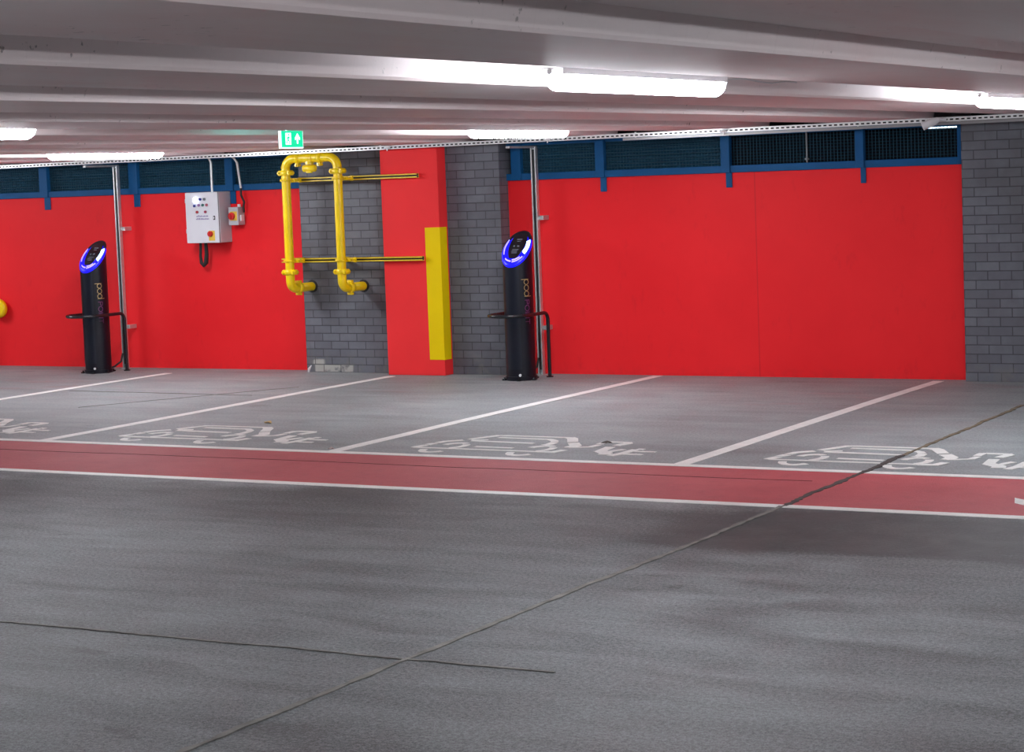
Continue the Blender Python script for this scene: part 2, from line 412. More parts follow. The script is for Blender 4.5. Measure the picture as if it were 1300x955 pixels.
def arc(cx, cy, rx, ry, a0, a1, n=10):
    return [(cx + rx * math.cos(math.radians(a0 + (a1 - a0) * i / n)), cy + ry * math.sin(math.radians(a0 + (a1 - a0) * i / n))) for i in range(n + 1)]
def symbol():
    m = MB(); S = []
    W = .042
    S.append(([(.44, .335), (1.42, .335)], .035))                         # sill
    S.append(([(1.40, .335), (1.50, .34), (1.53, .45)], .05))             # tail lower
    S.append(([(.43, .335), (.46, .45)], .05)); S.append(([(.455, .47), (.475, .55)], .055))     # nose
    S.append(([(.47, .58), (.49, .66), (.58, .75)], .05))                 # bonnet
    S.append(([(.60, .80), (.70, 1.03), (.78, 1.035)], .045)); S.append(([(.76, 1.035), (1.27, 1.035)], .038))   # roof
    S.append(([(1.26, 1.04), (1.31, .99), (1.40, .82)], .065)); S.append(([(1.42, .79), (1.50, .67), (1.50, .57)], .07))   # boot
    S.append(([(.66, .73), (1.16, .705)], .042)); S.append(([(.64, .76), (.75, .80)], .035))
    S.append(([(.76, .93), (1.19, .915)], .038)); S.append(([(1.17, .92), (1.24, .86), (1.27, .80)], .045)); S.append(([(1.28, .78), (1.29, .68), (1.27, .64)], .05))
    S.append(([(.84, .465), (1.14, .45)], .04))                           # door handle
    for cx in (.66, 1.33):
        S.append((arc(cx, .33, .105, .19, 200, 318), .045)); S.append((arc(cx, .47, .085, .135, 165, 60), .045)); S.append((arc(cx, .47, .085, .13, 35, -60), .045))
    S.append(([(1.50, .58), (1.57, .60), (1.63, .63), (1.64, .74)], .036))  # cable
    S.append(([(1.625, .77), (1.625, .885), (1.66, .89), (1.78, .89)], .045)); S.append(([(1.775, .90), (1.80, .86), (1.77, .73)], .05))
    S.append(([(1.765, .66), (1.79, .46)], .06)); S.append(([(1.78, .47), (1.88, .37), (1.89, .31)], .075)); S.append(([(1.86, .41), (1.88, .50), (1.91, .57)], .04))
    S.append(([(1.955, .27), (1.985, .38), (1.99, .58)], .05)); S.append(([(1.99, .60), (2.04, .60)], .045)); S.append(([(1.99, .50), (2.17, .50)], .036)); S.append(([(2.0, .365), (2.14, .365)], .036))
    for i, (pts, w) in enumerate(S): m.ribbon(pts, w * 1.15, 0, .0031 + .0001 * (i % 4))
    return m
sb = symbol().build('charging_symbol', SYMW, loc=(-5.43, 11.7, 0))
tag(sb, 'white painted electric car and plug symbol crossed by the floor joint', 'floor symbol', 'painted electric car symbols in the bays')
for x, dy, lab in [(-8.0, -.03, 'white painted electric car and plug symbol in front of the right charging post'), (-10.58, -.0, 'white painted electric car and plug symbol in the bay leading to the red pillar'),
               (-13.15, 0, 'white painted plug end of a car symbol cut off by the left image edge')]:
    c = sb.copy(); COL.objects.link(c); c.location = (x, 11.7 + dy, 0); c['label'] = lab
mark(MB().prism([(-3.141, 10.955), (-3.095, 10.79), (-2.9, 10.62), (-2.95, 10.80)], .0016, .0032), 'walkway_arrow', WHITE, 'white painted arrow tip on the red walkway at the right edge', 'floor symbol')

# joints in the slab
JM = pbr('joint_filler', (.035, .028, .024), .8, var=.45, vscale=7)
JF = pbr('faint_joint', (.15, .145, .13), .8, var=.5, vscale=9)
JB = pbr('sandy_joint', (.15, .115, .07), .85, var=.5, vscale=9)
def rough_strip(pts0, pts1, w, z, seed, n):
    rnd = random.Random(seed); m = MB(); L = []; R = []
    a = Vector(pts0); b = Vector(pts1); t = (b - a).normalized(); nr = Vector((-t.y, t.x)); dr = 0
    for i in range(n + 1):
        dr = dr * .9 + rnd.uniform(-.005, .005); p = a.lerp(b, i / n) + nr * dr
        ww = w * rnd.uniform(.35, .75); L.append(p + nr * ww); R.append(p - nr * ww * rnd.uniform(.7, 1.1))
    v = [(p.x, p.y, z) for p in L] + [(p.x, p.y, z) for p in R] + [(p.x, p.y, 0) for p in L] + [(p.x, p.y, 0) for p in R]; k = n + 1; f = []
    for i in range(n): f += [(k + i, k + i + 1, i + 1, i), (i, i + 1, 2 * k + i + 1, 2 * k + i), (k + i + 1, k + i, 3 * k + i, 3 * k + i + 1)]
    return m.add(v, f)
struct(rough_strip((-4.24, YF), (-4.22, 10.36), .026, .0045, 3, 300).build('trim_1', JF))
struct(rough_strip((-4.22, 10.36), (-4.245, 12.4), .034, .0045, 4, 60).build('trim_2', JM))
struct(rough_strip((-4.245, 12.4), (-4.28, 15.15), .026, .0045, 14, 60).build('trim_7', JB))
struct(rough_strip((XL, 6.555), (-3.6, 6.60), .013, .0042, 5, 400).build('trim_3', JF))
struct(rough_strip((-16, 11.18), (-4.4, 11.24), .007, .0035, 6, 200).build('trim_4', pbr('walkway_crack', (.10, .018, .02), .8)))
struct(rough_strip((-13.0, 14.75), (-10.9, 14.7), .008, .003, 8, 40).build('trim_5', JF))
struct(rough_strip((-11.9, 13.6), (-10.9, 15.4), .008, .003, 9, 40).build('trim_6', JF))

# ------------------------------------------------------------------ lamps
def make_lamp(loc, lmat):
    L = 1.5
    r = empty('strip_lamp', loc, '-', 'lamp', 'fluorescent battens along the ceiling ribs')
    # origin = bottom centre of the diffuser; runs along y
    m = MB(); N = 14; secs = []
    ys = [(-.775, .25), (-.765, .55), (-.745, .80), (-.71, 1), (.71, 1), (.745, .80), (.765, .55), (.775, .25)]
    v = []; f = []
    for y, k in ys:
        for i in range(N + 1):
            a = PI * i / N; v.append((.05 * k * math.cos(a), y, .058 - .058 * k * math.sin(a) ** .8))
    for j in range(len(ys) - 1):
        for i in range(N): a = j * (N + 1) + i; f.append((a, a + 1, a + N + 2, a + N + 1))
    f.append(tuple(range(N + 1))[::-1]); f.append(tuple(range((len(ys) - 1) * (N + 1), len(ys) * (N + 1))))
    m.add(v, f, True); m.build('diffuser', lmat, r)
    fw = .058 if lmat is LAMP else .050
    MB().bbox(-fw, fw, -.752, .752, .055, .088, .006).build('housing', LAMPB, r)
    for y in (-.5, .5): MB().bbox(-.05, .05, y - .012, y + .012, .088, .15, .003).build('mounting_clip', GALV, r)
    for s in (-1, 1): MB().cyl((0, s * .74, .07), (0, s * .775, .07), .012, 8).build('cable_gland', LAMPB, r)
    return r
spots = [(-3.65, 7.6, 2.112, 'brightest long strip lamp, largest in view, upper centre of the soffit'),
         (-3.65, 12.93, 2.108, 'strip lamp cut off by the right edge above the brick pier'),
         (-8.02, 14.47, 2.108, 'strip lamp above the brick beside the right charging post'),
         (-8.02, 8.14, 2.110, 'strip lamp end cut off by the left edge, above the other left lamp'),
         (-12.39, 14.72, 2.100, 'strip lamp on the left just above the blue grille')]
def fill_tube():  # added out of view to throw light onto the soffit ribs
    r = empty('added_tube_lamp', (0, 0, 0), '-', 'lamp', 'added tube lamps out of view that brighten the soffit')
    MB().tube([(0, -.74, 0), (0, .74, 0)], .02, 12).build('tube', pbr('fill_tube', (.9, .9, .9), .4, emit=(.92, .94, 1.0), estr=110.0), r)
    m = MB().bbox(-.03, .03, -.76, .76, .05, .085, .004)
    for q in (-1, 1): m.bbox(-.02, .02, q * .75 - .012, q * .75 + .012, -.022, .052, .003)
    m.build('batten', LAMPB, r)
    for y in (-.5, .5): MB().cyl((0, y, .085), (0, y, .30), .004, 6).build('suspension_wire', GALV, r)
    return r
tubes = [(-12.39, 8.2), (-3.65, 1.2), (-8.02, 2.0), (.72, 7.6), (.72, 1.0), (5.09, 7.6), (5.09, 1.0), (-3.65, -3.5), (.72, -4.0)]
t0 = fill_tube()
for i, (x, y) in enumerate(tubes):
    o = t0 if i == 0 else copy_tree(t0)
    o.location = (x, y, CEIL(x) - .215); o['label'] = 'added tube lamp out of view, brightening the soffit'
spots += [(x, y, z, None) for x, y, z in [(-16.76, 14.7, 2.08), (-16.76, 8.2, 2.08), (.72, 13.0, 2.12), (-20.5, 11.0, 2.08)]]
l0 = make_lamp((0, 0, 0), LAMP2); l1 = make_lamp((0, 0, 0), LAMP); used = set()
for i, (x, y, z, lab) in enumerate(spots):
    src = l1 if y > 10 and x < -5 else l0
    o = copy_tree(src) if src in used else src; used.add(src)
    o.location = (x, y, z); o['label'] = lab or 'ceiling strip lamp outside the picture'
# thin cable from the brightest lamp along the soffit
pts = [(-3.66, 8.37, 2.182)] + [(-3.78 - .01 * (i % 2), 8.5 + .16 * i, 2.205 - .008 * math.sin(i * 1.7)) for i in range(8)]
tag(MB().tube(pts, .004, 6).build('lamp_cable', WPL), 'thin pale cable running along the soffit from the brightest lamp', 'cable')

# exit sign
EG = pbr('exit_green', (0, .5, .25), .4, emit=(0.0, .70, .33), estr=.74)
EW = pbr('exit_white', (.9, .95, .95), .4, emit=(.75, 1.0, .97), estr=1.6)
es = empty('exit_sign', (-8.0, 11.345, 2.046), 'lit green exit sign with running figure and upward arrow under the ceiling', 'sign')
MB().bbox(-.006, .006, -.13, .13, 0, .114, .001).build('light_panel', EW, es)
MB().bbox(-.012, .012, -.05, .05, .114, .197, .004).build('housing', LAMPB, es)
MB().box(.0061, .0135, -.116, .116, .007, .1135).build('green_face', EG, es)
MB().box(-.0085, -.0061, -.12, .12, .007, .1135).build('rear_face', pbr('exit_green_rear', (0, .5, .25), .4, emit=(.15, .85, .75), estr=6.0), es)
def yz(polys, x0, x1, o=(0, 0)):
    m = MB()
    for p in polys:
        n = len(p); m.add([(x0, a, b) for a, b in p] + [(x1, a, b) for a, b in p], [tuple(range(n))[::-1], tuple(range(n, 2 * n))] + [(i, (i + 1) % n, n + (i + 1) % n, n + i) for i in range(n)])
    return m
yz([[(.054 - .006 + 0, .030), (.054 + .008, .030), (.054 + .008, .066), (.054 + .028, .054), (.054 + .028, .068), (.055, .098), (.028, .068), (.028, .054), (.048, .066)]], .0135, .0148).build('arrow', EW, es)
yz([[(-.078, .024), (-.018, .024), (-.018, .100), (-.078, .100)]], .0135, .0145).build('doorway', EW, es)
man = []
def limb(a, b, w):
    a = Vector(a); b = Vector(b); t = (b - a).normalized(); nn = Vector((-t.y, t.x)) * w / 2
    man.append([tuple(a - nn), tuple(b - nn), tuple(b + nn), tuple(a + nn)])
limb((-.046, .078), (-.052, .055), .014); limb((-.052, .058), (-.038, .044), .008); limb((-.038, .045), (-.042, .026), .007); limb((-.053, .056), (-.062, .040), .008); limb((-.062, .041), (-.076, .040), .007)
limb((-.046, .076), (-.060, .070), .006); limb((-.060, .071), (-.066, .060), .006); limb((-.045, .076), (-.034, .066), .006); limb((-.034, .066), (-.026, .072), .006)
man.append([(-.043 + .007 * math.cos(a * PI / 5), .089 + .007 * math.sin(a * PI / 5)) for a in range(10)])
yz(man, .0145, .0155).build('running_figure', EG, es)

# -------------------------------------------------------- slotted cable tray
def tray_z(x): return 2.088 + .0029 * (x + 15.09)
ct = empty('cable_tray', (-10, 16.25, 2.1), 'long perforated galvanised channel running under the ceiling along the back wall', 'cable tray')
m = MB(); x = -17.1; P_ = .046; X1 = -3.2
def bar(m, x0, x1, y0, y1, za, zb):
    o = tray_z(x0) - 2.1; p = tray_z(x1) - 2.1
    m.add([(x0 + 10, y0, za + o), (x1 + 10, y0, za + p), (x1 + 10, y1, za + p), (x0 + 10, y1, za + o), (x0 + 10, y0, zb + o), (x1 + 10, y0, zb + p), (x1 + 10, y1, zb + p), (x0 + 10, y1, zb + o)],
          [(0, 3, 2, 1), (4, 5, 6, 7), (0, 1, 5, 4), (1, 2, 6, 5), (2, 3, 7, 6), (3, 0, 4, 7)])
bar(m, -17.1, X1, 0, .003, .0, .010); bar(m, -17.1, X1, 0, .003, .022, .034)
bar(m, -17.1, X1, .003, .045, .0, .003)
while x < X1 - .03:
    bar(m, x, x + .018, 0, .003, .010, .022); x += P_
m.build('slotted_channel', GALVL, ct)
m = MB(); bar(m, -17.1, X1, .02, .045, .003, .028); m.build('cable_bundle', RUB, ct)
m = MB(); bar(m, -8.0, X1, .0, .028, -.026, -.004); m.build('lower_conduit', pbr('dull_conduit', (.30, .30, .30), .4, .5), ct)
for x in (-15.4, -13.0, -10.5, -7.9, -5.9):
    MB().box(x + 10 - .008, x + 10 + .008, .044, .05, 0, CEIL(x) - 2.1).build('hanger', GALV, ct)
# small fittings on the tray
MB().tube([(.02, -.01, .022), (-.015, -.03, .008), (-.10, -.05, -.028)], [.02, .032, .032], 12).build('sleeve', WPL, ct, loc=(4.78, -.03, .012))['label'] = 'short white angled fitting'
MB().tube([(.02, .0, .026), (.075, .01, .016)], .013, 10).build('collar', WPL, ct, loc=(4.78, -.03, .012))
for x in (-10.38, -8.72, -7.05):
    MB().tube([(-.03, -.02, -.012), (0, -.022, .004), (.03, -.012, .008)], [.008, .013, .009], 8).cyl((0, -.02, 0), (.0, -.02, -.03), .006, 8).build('cable_clip', WPL, ct, loc=(x + 10, -.004, tray_z(x) + .016 - 2.1))['label'] = 'tiny white clip'

# ---------------------------------------------------- galvanised strut poles
def make_pole(loc, label, arm):
    r = empty('conduit_pole', loc, label, 'pole', 'galvanised channel poles from floor to cable tray')
    m = MB(); w = .052; d = .042; t = .004
    m.box(-w / 2, w / 2, d / 2 - t, d / 2, 0, 2.07); m.box(-w / 2, -w / 2 + t, -d / 2, d / 2 - t, 0, 2.07); m.box(w / 2 - t, w / 2, -d / 2, d / 2 - t, 0, 2.07)
    m.box(-w / 2 + t, -w / 2 + .013, -d / 2, -d / 2 + t, 0, 2.07); m.box(w / 2 - .013, w / 2 - t, -d / 2, -d / 2 + t, 0, 2.07)
    m.build('channel', GALV, r)
    MB().cyl((-.002, -.004, .05), (-.002, -.004, 2.05), .012, 10).build('cable', RUB, r)
    MB().box(-.04, .04, -.035, .035, 0, .006).build('foot_plate', GALV, r)
    for z in (.43, 1.43):
        MB().bbox(.0262, .072, .0, .035, z - .020, z + .020, .003).box(.028, .066, .035, .119, z - .020, z + .020).build('wall_bracket', GALV, r)
    MB().box(-.02, .02, -.48, .02, 2.062, 2.08).build('arm', GALV, r)
    MB().tube([(-.01, -.03, .16), (-.02, -.05, .08), (-.045, -.12, .035), (-.055, -.19, .022), (-.06, -.25, .02)], .010, 8).build('flexible_conduit', RUB, r)
    return r
make_pole((-9.14, 16.74, 0), 'galvanised channel pole rising behind the right charging post', True)
make_pole((-13.985, 16.74, 0), 'galvanised channel pole rising behind the left charging post', True)

# -------------------------------------------------------- charging posts
R0 = .131; ZL, ZH = 1.045, 1.315
def zcut(y, off=0): return ZL + (y + R0) / (2 * R0) * (ZH - ZL) + off
def ring(r, zf, seg=48, a0=0):
    return [(r * math.sin(2 * PI * k / seg), -r * math.cos(2 * PI * k / seg), zf(r * math.sin(2 * PI * k / seg), -r * math.cos(2 * PI * k / seg))) for k in range(seg)]
def loft(m, rings, seg, smooth=True):
    v = [p for r in rings for p in r]; f = []
    for j in range(len(rings) - 1):
        for k in range(seg): f.append((j * seg + k, j * seg + (k + 1) % seg, (j + 1) * seg + (k + 1) % seg, (j + 1) * seg + k))
    m.add(v, f, smooth)
NEON = pbr('blue_glow_ring', (0, 0, .5), .3, emit=(.006, .006, 1.0), estr=1.0)
NEOND = pbr('deep_blue_lens', (0, 0, .35), .2, emit=(.004, .004, .75), estr=.9, coat=.5)
LED = pbr('white_blue_led', (.8, .9, 1), .3, emit=(.50, .82, 1.0), estr=3.0)
LEDV = pbr('violet_led_line', (.5, .4, 1), .3, emit=(.22, .18, 1.0), estr=1.2)

STROKES = {
    'p': (.62, [arc(.34, .5, .26, .5, 0, 360, 20), [(.06, 1.0), (.06, -.55)]]),
    'o': (.66, [arc(.33, .5, .29, .5, 0, 360, 20)]),
    'd': (.62, [arc(.28, .5, .26, .5, 0, 360, 20), [(.56, 0), (.56, 1.6)]]),
    'P': (.62, [[(.05, 0), (.05, 1.1), (.35, 1.1), (.52, .98), (.52, .66), (.35, .54), (.05, .54)]]),
    'O': (.74, [arc(.35, .55, .32, .55, 0, 360, 20)]),
    'I': (.2, [[(.08, 0), (.08, 1.1)]]),
    'N': (.7, [[(.05, 0), (.05, 1.1), (.55, 0), (.55, 1.1)]]),
    'T': (.6, [[(.28, 0), (.28, 1.1)], [(0, 1.1), (.56, 1.1)]]),
}
def post_text(txt, z_top, z_bot, h, phi0, w):
    """letters read downwards, tops pointing to the right of the post"""
    m = MB(); tot = sum(STROKES[c][0] for c in txt); sx = (z_top - z_bot) / tot; cur = 0
    for c in txt:
        adv, ss = STROKES[c]
        for st in ss:
            pts = [((cur + a) * sx, b * h) for a, b in st]; n = len(pts)
            for i in range(n - 1):
                p = Vector(pts[i]); q = Vector(pts[i + 1])
                if (q - p).length < 1e-6: continue
                t = (q - p).normalized(); nn = Vector((-t.y, t.x)) * w / 2; k = max(1, int(abs(q.y - p.y) / .008))
                for j in range(k):
                    a = p.lerp(q, j / k) - t * .0006; b = p.lerp(q, (j + 1) / k) + t * .0006
                    quad = [a - nn, b - nn, b + nn, a + nn]; inn = []; out = []
                    for u in quad:
                        ph = phi0 + (u.y - h / 2) / R0
                        for lst, rr in ((inn, R0 + .0002), (out, R0 + .0022)): lst.append((rr * math.sin(ph), -rr * math.cos(ph), z_top - u.x))
                    m.add(inn + out, [(3, 2, 1, 0), (4, 5, 6, 7), (0, 1, 5, 4), (1, 2, 6, 5), (2, 3, 7, 6), (3, 0, 4, 7)])
        cur += adv
    return m

def make_charger(loc, label):
    r = empty('charging_post', loc, label, 'charging post', 'black electric car charging posts')
    S = 48; m = MB()
    loft(m, [ring(R0, lambda x, y: .035, S), ring(R0, lambda x, y: .5, S), ring(R0, lambda x, y: zcut(y) - .03, S)], S)
    m.build('body', BLACK, r)
    # front cover panel standing slightly proud, giving the vertical crease
    m = MB(); a0, a1 = math.radians(-62), math.radians(33); K = 14; v = []; f = []
    for k in range(K + 1):
        a = a0 + (a1 - a0) * k / K; e = .0035 if 0 < k < K else .0
        for z in (.10, None):
            rr = R0 + e; x, y = rr * math.sin(a), -rr * math.cos(a); v.append((x, y, z if z else zcut(-R0 * math.cos(a)) - .045))
    for k in range(K): f.append((2 * k, 2 * k + 2, 2 * k + 3, 2 * k + 1))
    m.add(v, f, True); m.build('front_cover', pbr('cover_satin', (.008, .010, .018), .3, spec=.3), r)
    MB().tube([(0, 0, 0), (0, 0, .036)], [.142, .142], 40).build('base_flange', BLACK, r)
    for a in (-50, 20, 75, 150, 230):
        x, y = .155 * math.sin(math.radians(a)), -.155 * math.cos(math.radians(a))
        MB().box(x - .016, x + .016, y - .016, y + .016, 0, .014).cyl((x, y, .014), (x, y, .028), .008, 8).build('anchor_foot', BLACKT, r)
    a = math.radians(24); x, y = R0 * math.sin(a), -R0 * math.cos(a)
    MB().cyl((x * .96, y * .96, .05), (x * 1.06, y * 1.06, .05), .012, 12).build('bolt', WPL, r)['label'] = 'pale round bolt head'
    # head: glowing collar cut on the slant
    h = MB()
    def arc_loft(a0, a1, prof_, nn):
        v = []; f = []
        for k in range(nn + 1):
            a = math.radians(a0 + (a1 - a0) * k / nn)
            for rr, dz in prof_: v.append((rr * math.sin(a), -rr * math.cos(a), zcut(-rr * math.cos(a), dz)))
        c = len(prof_)
        for k in range(nn):
            for j in range(c - 1): f.append((k * c + j, (k + 1) * c + j, (k + 1) * c + j + 1, k * c + j + 1))
        return v, f
    pf = [(R0 + .0005, -.036), (R0 + .006, -.026), (R0 + .007, -.006), (R0 - .003, .004)]
    h.add(*arc_loft(-112, 118, pf, 40), True)
    head = h.build('light_collar', NEON, r)
    pf2 = [(R0 + .0005, -.036), (R0 + .006, -.026), (R0 + .008, .004), (R0 - .004, .012), (R0 - .018, .010), (R0 - .022, .003)]
    MB().add(*arc_loft(118, 248, pf2, 26), True).build('hood', BLACKG, r)
    m = MB(); rg = ring(R0 - .002, lambda x, y: zcut(y, .004), S); m.add(rg, [tuple(range(S))]); m.build('lens', NEOND, r)
    # slanted-plane features: (s, t) with s across and t up the slope, -1..1
    def sl(s, t, off): y = t * R0; return (s * R0, y, zcut(y, .004 + off))
    def patch(poly, off, name, mat, par):
        m = MB(); n = len(poly); m.add([sl(a, b, off) for a, b in poly] + [sl(a, b, 0) for a, b in poly], [tuple(range(n)), tuple(range(n, 2 * n))[::-1]] + [(i, (i + 1) % n, n + (i + 1) % n, n + i)[::-1] for i in range(n)])
        return m.build(name, mat, par)
    panel = [(.60 * math.sin(t) * (1 - .10 * math.cos(t)), -.02 + .90 * -math.cos(t)) for t in [2 * PI * i / 28 for i in range(28)]]
    panel = [(a, max(-.70, min(b + .12, .97))) for a, b in panel]
    pn = patch(panel, .006, 'control_panel', BLACKG, r)
    GR = pbr('panel_print', (.16, .18, .22), .4)
    for (a, b, c, d) in [(-.20, .20, .42, .47), (-.14, .14, .30, .34), (-.28, -.16, -.02, .06), (.02, .18, -.02, .05), (-.26, .22, -.22, -.18), (-.26, .16, -.32, -.28), (-.22, .2, -.42, -.385)]:
        patch([(a, c), (b, c), (b, d), (a, d)], .0075, 'panel_print', GR, pn)
    def curved(r0, r1, t0, t1, sgn, n=10):
        o = [(sgn * r1 * math.sin(math.radians(t0 + (t1 - t0) * i / n)), -r1 * math.cos(math.radians(t0 + (t1 - t0) * i / n))) for i in range(n + 1)]
        i_ = [(sgn * r0 * math.sin(math.radians(t0 + (t1 - t0) * i / n)), -r0 * math.cos(math.radians(t0 + (t1 - t0) * i / n))) for i in range(n + 1)][::-1]
        p = o + i_
        return p if sgn > 0 else p[::-1]
    patch(curved(.68, .93, 62, 115, 1), .010, 'led_bar', LED, r)
    patch(curved(.86, .93, 60, 118, -1), .008, 'led_bar', LEDV, r)
    patch(curved(.93, .97, 5, 50, 1), .007, 'led_line', LEDV, r)
    patch(curved(.80, .84, 2, 40, 1), .007, 'led_line', LEDV, r)
    patch(curved(.88, .92, 2, 35, -1), .007, 'led_line', LEDV, r)
    post_text('pod', .905, .745, .045, math.radians(62), .0055).build('lettering', GOLD, r)['label'] = 'gold lettering'
    post_text('POINT', .72, .50, .040, math.radians(62), .0055).build('lettering', PURP, r)['label'] = 'dull purple lettering'
    return r
ch = make_charger((-9.125, 16.335, 0), 'black charging post with blue lit slanted head, nearer one right of the pillar')
c2 = copy_tree(ch); c2.location = (-14.0, 16.335, 0); c2['label'] = 'black charging post with blue lit slanted head, in front of the left red wall'
c2['label'] = 'black blue-lit charging post on the left, in front of the narrower red wall'

# hoop guards around the posts
def hoop(loc, label):
    W = .185; yF, yB = -.30, .25; z = .585; rc = .07; r = .0165
    pts = [(-W, yB, 0), (-W, yB, z - rc)]
    pts += [(-W, yB - rc * (1 - math.cos(a)), z - rc + rc * math.sin(a)) for a in [PI / 2 * i / 5 for i in range(1, 6)]]
    pts += [(-W, yF + W, z)]
    pts += [(-W * math.cos(a), yF + W - W * math.sin(a), z) for a in [PI * i / 18 for i in range(1, 18)]]
    pts += [(W, yF + W, z), (W, yB - rc, z)]
    pts += [(W, yB - rc * math.cos(a), z - rc + rc * math.cos(PI / 2 - a) if False else z - rc * (1 - math.cos(PI / 2 - a)) ) for a in []]
    pts += [(W, yB - rc + rc * math.sin(a), z - rc + rc * math.cos(a)) for a in [PI / 2 * i / 5 for i in range(1, 6)]]
    pts += [(W, yB, 0)]
    e = empty('hoop_guard', loc, label, 'barrier', 'black tube hoop guards around the charging posts')
    MB().tube(pts, r, 12).build('tube', BLACKT, e)
    for s in (-W, W): MB().tube([(s, yB, 0), (s, yB, .01)], .032, 16).build('foot', BLACKT, e)
    return e
h0 = hoop((-9.155, 16.33, 0), 'black tubular hoop guard around the right charging post')
h1 = copy_tree(h0); h1.location = (-14.0, 16.30, 0); h1['label'] = 'black tubular hoop guard around the left charging post'

# ------------------------------------------------------------- yellow pipe
def bend(c, r, a0, a1, plane, n=8):
    o = []
    for i in range(n + 1):
        a = math.radians(a0 + (a1 - a0) * i / n); u, v = r * math.cos(a), r * math.sin(a)
        o.append((c[0] + u, c[1], c[2] + v) if plane == 'xz' else (c[0], c[1] + u, c[2] + v))
    return o
pr = .042; Yp = 16.34; xa, xb = -11.60, -11.01; zt = 2.058; rb = .10
gp = empty('gas_pipe', (xa, Yp, .83), 'yellow painted pipe loop with two risers in front of the brick pier', 'pipe')
def loc_(pts): return [(x - xa, y - Yp, z - .83) for x, y, z in pts]
zbot = .83
def riser(x, name):
    pts = [(x, 16.699, zbot), (x, Yp + .075, zbot)] + bend((x, Yp + .075, zbot + .075), .075, 270, 180, 'yz') + [(x, Yp, zt - rb - .0)]
    return MB().tube(loc_(pts), pr, 20).build(name, YEL, gp)
riser(xa, 'riser'); riser(xb, 'riser')
top = bend((xa + rb, Yp, zt - rb), rb, 180, 90, 'xz') + bend((xb - rb, Yp, zt - rb), rb, 90, 0, 'xz')
MB().tube(loc_(top), pr, 20).build('crossover', YEL, gp)
def coupling(x, z, ax='z', y=Yp):
    m = MB()
    if ax == 'z':
        m.tube(loc_([(x, y, z - .024), (x, y, z - .020), (x, y, z + .020), (x, y, z + .024)]), [.045, .054, .054, .045], 20)
        for s in (-1, 1):
            m.tube(loc_([(x + s * .052, y - .038, z), (x + s * .052, y - .030, z), (x + s * .052, y + .030, z), (x + s * .052, y + .038, z)]), [.018, .026, .026, .018], 14); m.tube(loc_([(x + s * .057, y - .05, z), (x + s * .057, y + .05, z)]), .010, 8)
    elif ax == 'y':
        m.tube(loc_([(x, y - .024, z), (x, y - .02, z), (x, y + .02, z), (x, y + .024, z)]), [.045, .053, .053, .045], 20)
        for s in (-1, 1): m.tube(loc_([(x - .03, y, z + s * .058), (x + .03, y, z + s * .058)]), .013, 8); m.tube(loc_([(x, y, z + s * .045), (x, y, z + s * .068)]), .016, 8)
    else:
        m.tube(loc_([(x - .024, y, z), (x - .02, y, z), (x + .02, y, z), (x + .024, y, z)]), [.043, .052, .052, .043], 20)
        m.tube(loc_([(x, y - .025, z - .045), (x, y - .025, z - .080)]), .018, 10); m.tube(loc_([(x, y - .05, z - .066), (x, y + .03, z - .066)]), .012, 8)
    return m.build('coupling', YEL, gp)
for x in (xa, xb): coupling(x, 1.925); coupling(x, .985); coupling(x, zbot, 'y', Yp + .13)
xm = (xa + xb) / 2 - .02
coupling(xm - .125, zt, 'x'); coupling(xm + .125, zt, 'x')
MB().tube(loc_([(xm - .045, Yp - .0, zt), (xm + .045, Yp, zt)]), .047, 18).tube(loc_([(xm, Yp, zt - .03), (xm, Yp, zt - .062)]), .040, 16).tube(loc_([(xm - .072, Yp, zt - .098), (xm - .062, Yp, zt - .098), (xm + .062, Yp, zt - .098), (xm + .072, Yp, zt - .098)]), [.018, .034, .034, .018], 16).tube(loc_([(xm - .03, Yp - .005, zt - .13), (xm + .03, Yp - .005, zt - .13)]), .012, 8).build('tee_valve', YEL, gp)
for x in (xa, xb): MB().tube(loc_([(x, 16.690, zbot), (x, 16.699, zbot)]), .060, 18).build('wall_sleeve', RUB, gp)

YELD = pbr('yellow_channel_paint', (.84, .62, .03), .4, var=.12, vscale=30)
def strut(x0, x1, z, label, dz):
    r = empty('strut_channel', (x0, 16.49, z), label, 'channel', 'yellow strut channels holding the pipe loop'); L = x1 - x0
    m = MB(); m.box(0, L, -.0, .003, -.021, -.008); m.box(0, L, .0, .003, .008, .021); m.box(0, L, 0, .04, .0185, .021); m.box(0, L, 0, .04, -.021, -.0185); m.box(0, L, .038, .04, -.0185, .0185)
    m.build('channel', YELD, r)
    MB().box(.01, L - .004, .034, .0379, -.018, .018).build('channel_slot', pbr('slot_dark', (.03, .03, .02), .6), r)
    for x in (xa, xb):
        c = x - x0
        m = MB().tube([(c + .052 * math.cos(a), -.15 - .052 * math.sin(a), .0) for a in [PI * i / 12 for i in range(13)]], .007, 8)
        m.tube([(c + .052, -.15, 0), (c + .052, .0, 0)], .007, 8).tube([(c - .052, -.15, 0), (c - .052, .0, 0)], .007, 8)
        m.box(c - .072, c - .042, -.012, .0, -.024, .024).box(c + .042, c + .072, -.012, .0, -.024, .024)
        m.box(c + .046, c + .080, -.12, -.098, -.014, .014).box(c - .090, c - .046, -.12, -.098, -.012, .012)
        m.build('pipe_clamp', YEL, r)
    # stand-offs to the brick wall
    for x in (.10, .62): MB().box(x - .02, x + .02, .04, .21, -.02, .02).build('standoff', YELD, r)
    return r
strut(-11.76, -10.24, 1.855, 'upper yellow slotted channel running behind the pipe loop onto the red pillar', 0)
strut(-11.80, -10.215, 1.09, 'lower yellow slotted channel running behind the pipe loop onto the red pillar', 0)

